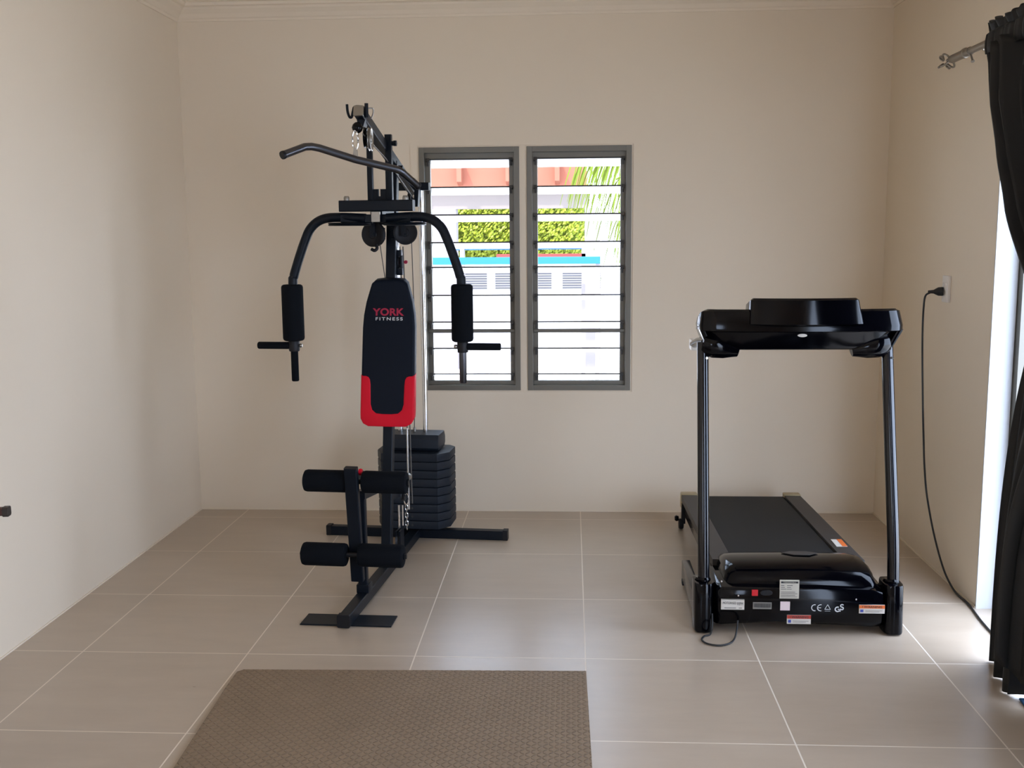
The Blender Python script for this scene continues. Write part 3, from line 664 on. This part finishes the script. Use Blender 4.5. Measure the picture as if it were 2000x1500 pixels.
# console: a wide band with rounded corners, a taller centre housing and a tapering underside
def rrect(x0, x1, y0, y1, rf, rb, z, bow=0, n=6):
    """plan outline, front corners radius rf (towards the room), back corners rb; bow pushes the front out"""
    P = []
    for cx, cy, r, a0 in ((x0 + rf, y0 + rf, rf, 180), (x1 - rf, y0 + rf, rf, 270), (x1 - rb, y1 - rb, rb, 0), (x0 + rb, y1 - rb, rb, 90)):
        for k in range(n + 1):
            a = math.radians(a0 + 90 * k / n); P.append([cx + r * math.cos(a), cy + r * math.sin(a), z])
        if a0 == 180:
            for k in range(1, 8): P.append([x0 + rf + (x1 - x0 - 2 * rf) * k / 8, y0, z])
    m = (x0 + x1) / 2; hw = (x1 - x0) / 2
    for p in P:
        if p[1] < (y0 + y1) / 2: p[1] -= bow * (1 - ((p[0] - m) / hw) ** 2)
    return P
def fall(L, y0, k):
    for p in L:
        if p[1] > y0: p[2] -= (p[1] - y0) * k
    return L
def loft(layers, name, m, sub=0):
    b = MB(); R = [[b.bm.verts.new(p) for p in L] for L in layers]; n = len(R[0])
    for A, B in zip(R, R[1:]):
        for j in range(n): b.bm.faces.new((A[j], A[(j + 1) % n], B[(j + 1) % n], B[j]))
    b.bm.faces.new(R[0][::-1]); b.bm.faces.new(R[-1])
    return tb(b, name, m)
loft([rrect(.445, 1.165, -1.385, -1.28, .055, .02, 1.104, .03), rrect(.428, 1.176, -1.405, -1.25, .06, .02, 1.110, .035), rrect(.426, 1.176, -1.405, -1.25, .06, .02, 1.128, .035),
      fall(rrect(.432, 1.166, -1.395, -1.24, .06, .02, 1.182, .03), -1.37, .3), fall(rrect(.440, 1.158, -1.385, -1.24, .06, .02, 1.189, .03), -1.37, .32)], 'console_wing', 'gloss')
loft([rrect(.612, 1.006, -1.415, -1.25, .02, .02, 1.130, .045), rrect(.602, 1.012, -1.440, -1.30, .012, .02, 1.138, .036), fall(rrect(.606, .997, -1.425, -1.30, .012, .02, 1.224, .036), -1.41, .25), fall(rrect(.614, .989, -1.415, -1.30, .012, .02, 1.231, .034), -1.41, .28)], 'console_housing', 'gloss')
loft([rrect(.50, 1.08, -1.355, -1.25, .05, .02, 1.040, .012), rrect(.47, 1.11, -1.365, -1.24, .05, .02, 1.055, .015), rrect(.452, 1.150, -1.39, -1.24, .05, .02, 1.112, .036)], 'console_underside', 'gloss')
o = MB().poly([(.797 + .017 * math.cos(2 * PI * k / 24), -1.419 , 1.094 + .006 * math.sin(2 * PI * k / 24)) for k in range(24)], (0, .03, 0)).build('console_badge', 'silver', tm, True, TO); o['label'] = 'small oval silver badge'
tb(MB().tube([(.46, -1.345, 1.055), (1.12, -1.345, 1.055)], .0215, 18), 'handlebar', 'gloss')
for s, x in ((1, .462), (-1, 1.112)):
    tb(MB().lathe([(0, -.02), (.035, -.018), (.047, 0), (.050, .03), (.042, .07), (.030, .10), (.023, .12), (0, .12)], (x, -1.335, 1.058), (s, 0, -.25), 28), 'joint_cover', 'gloss')
# drooping corner flaps behind the posts
for s, x in ((-1, .428), (1, 1.176)):
    b = MB(); q = -s
    pts = [(x, -1.37, 1.112), (x + q * .006, -1.19, 1.105), (x + q * .035, -1.22, 1.03), (x + q * .045, -1.345, 1.015)]
    b.poly(pts, (q * .022, 0, 0), .005, 2); tb(b, 'corner_cover', 'gloss')
# hand rails towards the runner
for s, x in ((1, .457), (-1, 1.135)):
    tb(MB().tube(smooth_path([(x, -1.33, 1.06), (x - s * .002, -1.15, 1.045), (x - s * .004, -.99, 1.018)], 4), .017, 16), 'hand_rail', 'gloss')
o = tb(MB().mm((.438, -1.02, .995), (.472, -.945, 1.038), .006), 'rail_end', 'silver'); o['label'] = 'silver end of the left hand rail'
# loose lead at its foot
P = smooth_path([(fx(1440), -1.552, .052), (fx(1437), -1.575, .03), (.545, -1.61, .006), (.520, -1.655, .0045), (.480, -1.675, .0045), (.440, -1.66, .0045), (.425, -1.625, .0045), (.438, -1.590, .0045), (.462, -1.572, .006), (.470, -1.562, .04), (.471, -1.545, .075)], 6)
tb(MB().tube(P, .0034, 8), 'power_lead', 'rubber')

# ------------------------------------------------------------------ exercise mat
mt = MB(); mt.poly([(-1.150, -2.72, .001), (.010, -2.72, .001), (.001, -1.925, .001), (-1.165, -1.955, .001), (-1.182, -1.975, .001), (-1.180, -2.10, .001), (-1.172, -2.25, .001)], (0, 0, .009), .002, 2)
o = mt.build('exercise_mat', 'tread', None, False); tag(o, 'dark grey rubber mat with raised tread lying on the tiled floor in front', 'mat')
# ------------------------------------------------------------------ outlet, plug and cord
ou = empty('wall_socket', (XR, -.765, 1.225), 0, label='white wall socket plate with two switches on the right wall', cat='socket'); OO = ou.location
MB().mm((XR - .012, -.805, 1.170), (XR, -.735, 1.282), .003).build('face_plate', 'plate', ou, True, OO)
for y in (-.785, -.758): MB().mm((XR - .016, y - .005, 1.240), (XR - .012, y + .005, 1.252), .001).build('rocker_switch', 'plate', ou, True, OO)
pc = empty('power_cord', (XR - .03, -.745, 1.212), 0, label='long black power cord plugged into the wall socket and trailing to the floor', cat='power cord'); PO = pc.location
MB().lathe([(0, 0), (.017, 0), (.019, .004), (.018, .020), (.013, .030), (.008, .038), (.006, .060), (0, .061)], (XR - .013, -.755, 1.215), (-1, .35, -.05), 20).build('plug', 'rubber', pc, True, PO)
P = [(1.478, -.735, 1.210), (1.462, -.722, 1.195), (1.460, -.712, 1.15), (1.462, -.705, 1.05), (1.466, -.712, .90), (1.470, -.735, .70), (1.475, -.745, .58), (1.482, -.755, .45), (1.49, -.78, .33), (1.498, -.86, .19), (1.505, -.96, .08), (1.512, -1.03, .03), (1.518, -1.10, .006), (1.522, -1.20, .005), (1.515, -1.28, .005), (1.50, -1.42, .005), (1.49, -1.60, .005)]
MB().tube(smooth_path(P, 5), .0042, 8).build('lead', 'rubber', pc, True, PO)
# ------------------------------------------------------------------ curtain rod and curtain
rx, rz_ = 1.42, 2.125
rd = empty('curtain_rod', (rx, -.97, rz_), 0, label='pewter curtain rod with scrolled finial high on the right wall', cat='curtain rod'); RO = rd.location
MB().tube([(rx, -1.17, rz_), (rx, -3.4, rz_)], .0125, 16).build('rod', 'rodm', rd, True, RO)
MB().lathe([(0, 0), (.010, 0), (.013, .004), (.016, .012), (.016, .14), (.019, .142), (.019, .155), (.015, .158), (.015, .20), (0, .20)], (rx, -1.015, rz_), (0, -1, 0), 20).build('rod_sleeve', 'rodm', rd, True, RO)
f = MB()
for k, (a0, ln) in enumerate(((40, 1), (130, 1), (220, 1), (310, 1))):
    a = math.radians(a0); u = Vector((math.cos(a), 0, math.sin(a)))
    Q = [(.004, -1.014), (.020, -1.010), (.031, -.992), (.028, -.970), (.014, -.956), (.010, -.944), (.018, -.934), (.028, -.940), (.028, -.952), (.020, -.955)]
    f.tube(smooth_path([Vector((rx, y, rz_)) + u * r for r, y in Q], 5), .0040, 8)
f.build('finial', 'rodm', rd, True, RO)
b = MB(); b.tube([(rx, -1.33, rz_ - .014), (XR - .01, -1.33, rz_ - .020)], .005, 8); b.mm((XR - .008, -1.345, rz_ - .065), (XR, -1.315, rz_ + .0)); b.tube([(rx, -1.33, rz_ - .014), (rx + .03, -1.33, rz_ - .014), (rx + .055, -1.33, rz_ - .06)], .0045, 8); 
b.build('bracket', 'rodm', rd, True, RO)
MB().tube([(rx, -1.215, rz_ - .01), (rx - .0, -1.24, rz_ - .04)], .004, 8).lathe([(0, 0), (.007, 0), (.007, .003), (0, .003)], (rx, -1.24, rz_ - .04), (0, -.6, -1), 10).build('thumb_screw', 'rodm', rd, True, RO)
cu = empty('curtain', (rx, -2.0, .03), 0, label='black floor length curtain gathered on the rod beside the socket wall', cat='curtain'); CO = cu.location
def interp(tab, z):
    if z >= tab[0][0]: return tab[0][1]
    for (z0, v0), (z1, v1) in zip(tab, tab[1:]):
        if z >= z1: t = (z0 - z) / (z0 - z1); t = t * t * (3 - 2 * t) * .5 + t * .5; return v0 + (v1 - v0) * t
    return tab[-1][1]
Ledge = [(2.17, -1.41), (2.10, -1.425), (2.03, -1.456), (1.73, -1.555), (1.55, -1.62), (1.33, -1.755), (1.20, -1.80)]
Redge = [(2.17, -3.20), (2.03, -3.18), (1.73, -3.10), (1.55, -3.05), (1.33, -3.0), (1.20, -2.98)]  # near edge widened out of view to keep door light off the floor
Xc = [(2.17, 1.42), (1.9, 1.425), (1.33, 1.47), (1.20, 1.485)]
Hem = [(0, 1.385, -1.785, .004), (.06, 1.420, -1.80, .004), (.11, 1.395, -1.86, .004), (.16, 1.358, -1.905, .004), (.20, 1.40, -1.95, .004), (.25, 1.338, -2.02, .004), (.30, 1.345, -2.055, .006), (.36, 1.43, -2.062, .012),
       (.41, 1.42, -2.12, .024), (.45, 1.265, -2.105, .150), (.50, 1.305, -2.11, .118), (.55, 1.350, -2.12, .075), (.62, 1.45, -2.20, .022), (.75, 1.47, -2.6, .020), (1.0, 1.47, -3.15, .020)]
def hem(u):
    for p, q in zip(Hem, Hem[1:]):
        if u <= q[0]:
            t = (u - p[0]) / (q[0] - p[0]); t = t * t * (3 - 2 * t)
            return [p[i] + (q[i] - p[i]) * t for i in (1, 2, 3)]
    return list(Hem[-1][1:])
def curtain_sheet(name, m):
    b = MB(); NU = 300; rows = []
    for kz in range(31):                                   # from the heading down to the tie
        z = 2.105 - (2.105 - 1.20) * kz / 30; row = []
        top = max(0, min(1, (z - 1.9) / .2)); pin = math.exp(-((z - 1.2) / .13) ** 2)
        for i in range(NU + 1):
            u = i / NU; y = interp(Ledge, z) + (interp(Redge, z) - interp(Ledge, z)) * u
            amp = .046 * (1 - .35 * top) * (1 - .62 * pin); ph = u * 2 * PI * 13 + .9 * math.sin(u * 9)
            x = min(interp(Xc, z) - amp * .6 + amp * math.sin(ph) + .008 * math.sin(u * 150 + z * 5) * top + .010 * math.sin(ph * .43 + z * 3), 1.525)
            row.append(b.bm.verts.new((x, y + .020 * math.cos(ph) * (1 - pin) * min(1, 6 * u), z)))
        rows.append(row)
    base = [v.co.copy() for v in rows[-1]]
    for kz in range(1, 33):                                # from the tie down to the hem
        t = kz / 32; w_ = 1 - (1 - t) ** 3.2; row = []
        for i in range(NU + 1):
            u = i / NU; hx, hy, hz = hem(u); c0 = base[i]; ph = u * 2 * PI * 12
            x = c0.x + (hx - c0.x) * w_ + .010 * math.sin(ph) * w_ * (1 - .6 * (.44 < u < .6)); y = c0.y + (hy - c0.y) * w_ + .008 * math.cos(ph * .8) * w_
            row.append(b.bm.verts.new((min(x, 1.525), y, 1.20 + (hz - 1.20) * t)))
        rows.append(row)
    for A, B in zip(rows, rows[1:]):
        for j in range(NU): b.bm.faces.new((A[j], A[j + 1], B[j + 1], B[j]))
    o = b.build(name, m, cu, True, CO)
    md = o.modifiers.new('t', 'SOLIDIFY'); md.thickness = .003
    return o
curtain_sheet('cloth', 'curtain')
b = MB(); NU = 420; rows = []
for dz, r in ((-.045, .020), (-.025, .024), (0, .0235), (.022, .020), (.030, .010), (.052, .014), (.062, .016)):
    rows.append([])
    for i in range(NU + 1):
        u = i / NU; y = -1.41 - 1.79 * u; w_ = math.sin(u * 2 * PI * 26 + math.sin(u * 30)) * .010 + .004 * math.sin(u * 300)
        rows[-1].append(b.bm.verts.new((rx - r + w_ * (1.4 if dz > .03 else .7), y + .006 * math.sin(u * 160) * (1 if dz > .03 else .3), rz_ + dz + (.007 * math.sin(u * 2 * PI * 26) if dz > .04 else 0))))
for A, B in zip(rows, rows[1:]):
    for j in range(NU): b.bm.faces.new((A[j], A[j + 1], B[j + 1], B[j]))
o = b.build('gathered_heading', 'curtain', cu, True, CO); md = o.modifiers.new('t', 'SOLIDIFY'); md.thickness = .004; md.offset = 1
dm = MB().poly([(1.362, -2.080, .001), (1.80, -2.078, .001), (1.80, -2.75, .001), (1.30, -2.75, .001)], (0, 0, .008), .002, 1).build('doormat', 'bluemat', None, False)
tag(dm, 'dark blue doormat just showing under the black curtain', 'mat')
# ------------------------------------------------------------------ chair at the left edge: only the end of its top rail enters the picture
ch = empty('wooden_chair', (-1.75, -3.0, 0), 0, label='dark reddish wooden chair whose back rail end shows by the left wall', cat='chair'); HO = ch.location
MB().rtube(smooth_path([(-1.98, -2.86, .790), (-1.85, -2.835, .793), (-1.60, -2.83, .795), (-1.462, -2.825, .796)], 4), .022, .020).build('top_rail', 'wood', ch, True, HO)
MB().rtube([(-1.465, -2.825, .796), (-1.452, -2.823, .796)], .026, .024).build('rail_cap', 'woodcap', ch, True, HO)
for x in (-1.93, -1.58):
    MB().rtube([(x, -2.86, 0), (x, -2.86, .45), (x, -2.835, .79)], .032, .028, up=(0, 1, 0)).build('leg', 'wood', ch, True, HO)
    MB().rtube([(x, -3.24, 0), (x, -3.24, .43)], .032, .032, up=(0, 1, 0)).build('leg', 'wood', ch, True, HO)
MB().mm((-1.955, -3.27, .43), (-1.555, -2.84, .455), .006).build('seat', 'wood', ch, True, HO)
MB().mm((-1.91, -2.855, .60), (-1.60, -2.838, .66), .003).build('back_slat', 'wood', ch, True, HO)

# ------------------------------------------------------------------ outside the louvre windows
o = MB().mm((-14, YB + T, -.10), (14, 14, -.02)).mm((XR + T, -12, -.10), (12, YB + T, -.02)).build('ground', 'conc', None, False); o['kind'] = 'structure'
# pergola, 6 m out
pg = empty('pergola', (-1.2, 6.6, -.02), 0, label='red-brown pergola roof on pale columns seen through the louvre windows', cat='pergola'); GO = pg.location
MB().mm((-5, 6.1, 1.975), (.12, 6.18, 2.34)).build('fascia_board', 'terracotta', pg, False, GO)
for i in range(8):
    x = -.22 - i * .52
    MB().poly([(x, 5.95, 2.02), (x, 6.1, 1.99), (x, 6.1, 2.28), (x, 5.95, 2.30)], (.05, 0, 0)).build('rafter', 'terracotta', pg, False, GO)
MB().mm((-5, 6.2, 1.74), (.14, 6.32, 1.90)).build('beam', 'beige', pg, False, GO)
for x0, x1 in ((-1.56, -1.30), (.10, .27)): MB().mm((x0, 6.2, -.02), (x1, 6.42, 1.74)).build('column', 'column', pg, False, GO)
MB().mm((-5, 6.18, 2.34), (.2, 9, 2.38)).build('roof_deck', 'terracotta', pg, False, GO)
# hedge
hd = empty('hedge', (-1, 10, -.02), 0, label='bright yellow-green hedge behind the pergola columns', cat='hedge'); HE = hd.location
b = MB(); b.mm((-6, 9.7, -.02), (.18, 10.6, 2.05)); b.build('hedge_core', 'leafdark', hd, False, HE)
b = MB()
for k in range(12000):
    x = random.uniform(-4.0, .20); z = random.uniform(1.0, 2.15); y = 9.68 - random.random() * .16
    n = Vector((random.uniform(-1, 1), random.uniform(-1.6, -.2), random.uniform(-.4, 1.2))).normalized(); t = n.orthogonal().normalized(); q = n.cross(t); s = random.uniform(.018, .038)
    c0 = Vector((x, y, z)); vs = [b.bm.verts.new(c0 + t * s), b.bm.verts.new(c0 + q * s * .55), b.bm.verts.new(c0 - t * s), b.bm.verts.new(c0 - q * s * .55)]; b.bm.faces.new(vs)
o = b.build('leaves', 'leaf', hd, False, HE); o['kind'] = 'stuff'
# play frame with coloured beams
pf = empty('swing_frame', (-.6, 5.4, -.02), 0, label='outdoor frame with thick blue beam and thin red and blue rails', cat='frame'); FO = pf.location
MB().mm((-1.62, 5.36, 1.165), (.245, 5.46, 1.235)).build('blue_beam', 'bluebeam', pf, False, FO)
MB().mm((-1.30, 5.7, 1.305), (.10, 5.74, 1.335)).build('thin_rail', 'bluerail', pf, False, FO)
MB().mm((-.82, 5.6, 1.225), (.10, 5.66, 1.262)).build('red_rail', 'redrail', pf, False, FO)
for x in (-1.60, .20): MB().mm((x, 5.38, -.02), (x + .04, 5.44, 1.165)).build('leg', 'column', pf, False, FO)
for x in (-1.2, .06): MB().mm((x, 5.60, -.02), (x + .04, 5.74, 1.32)).build('leg', 'column', pf, False, FO)
# white wall and grey louvred panels below
o = MB().mm((-5, 8.2, -.02), (1.6, 8.3, 1.10)).build('garden_wall', 'whitewall', None, False); tag(o, 'low white garden wall behind the coloured frame', 'wall')
fn = empty('louvred_fence', (-.5, 7.2, -.02), 0, label='pale fence with grey slatted panels below the blue beam', cat='fence'); NO = fn.location
for x0, x1 in ((-2.2, -1.05), (-.95, -.28), (-.15, .35)):
    b = MB()
    for k in range(8): b.mm((x0, 7.2, .82 + k * .028), (x1, 7.215, .840 + k * .028))
    b.build('slatted_panel', 'fencegrey', fn, False, NO)
MB().mm((-2.4, 7.22, -.02), (.5, 7.26, .80)).mm((-2.4, 7.22, 1.05), (.5, 7.26, 1.09)).build('fence_board', 'whitewall', fn, False, NO)
wl = MB().mm((.30, 6.9, -.02), (4.5, 7.1, 3.2)).build('neighbour_wall', 'whitewall', None, False); tag(wl, 'tall pale wall behind the palm, right of the pergola', 'wall')
# palm
pm = empty('palm', (1.45, 3.4, -.02), 0, label='green and yellow palm fronds hanging outside the right louvre window', cat='palm'); MO = pm.location
MB().tube(smooth_path([(1.45, 3.4, -.02), (1.42, 3.42, 1.0), (1.30, 3.4, 2.0), (1.2, 3.4, 2.6)], 4), .09, 12).build('trunk', 'trunk', pm, True, MO)
def frond(p, n=26, ll=.5):
    b = MB(); P = smooth_path(p, 8); b.tube(P, .008, 6)
    m = len(P)
    for i in range(3, m - 1):
        for s in (-1, 1):
            a = P[i]; t = (P[i + 1] - P[i]).normalized(); sd = t.cross(Vector((0, 0, 1))).normalized() * s
            L = ll * (1 - .25 * i / m) * random.uniform(.8, 1.15); prev = None
            for k in range(6):
                u = k / 5; c0 = a + (sd * .45 + t * .5) * L * u + Vector((0, 0, -1)) * L * (1.0 * u * u + .1 * u); wd = .017 * (1 - u * .85)
                q = (b.bm.verts.new(c0 + t * wd), b.bm.verts.new(c0 - t * wd))
                if prev: b.bm.faces.new((prev[0], prev[1], q[1], q[0]))
                prev = q
    o = b.build('frond', 'palm', pm, False, MO)
frond([(1.2, 3.4, 2.45), (.85, 3.35, 2.38), (.45, 3.3, 2.22), (.02, 3.25, 2.05)], ll=.42)
frond([(1.2, 3.4, 2.5), (1.0, 3.2, 2.35), (.70, 3.1, 2.15), (.30, 3.0, 1.88)], ll=.5)
frond([(1.2, 3.4, 2.6), (.95, 3.7, 2.5), (.6, 3.9, 2.3), (.15, 4.0, 2.05)], ll=.6)
frond([(1.2, 3.4, 2.4), (.9, 3.0, 2.1), (.55, 2.9, 1.85), (.32, 2.85, 1.62)], ll=.45)
frond([(1.2, 3.4, 2.6), (.9, 3.8, 2.7), (.5, 4.1, 2.5), (.05, 4.2, 2.3)], ll=.7)
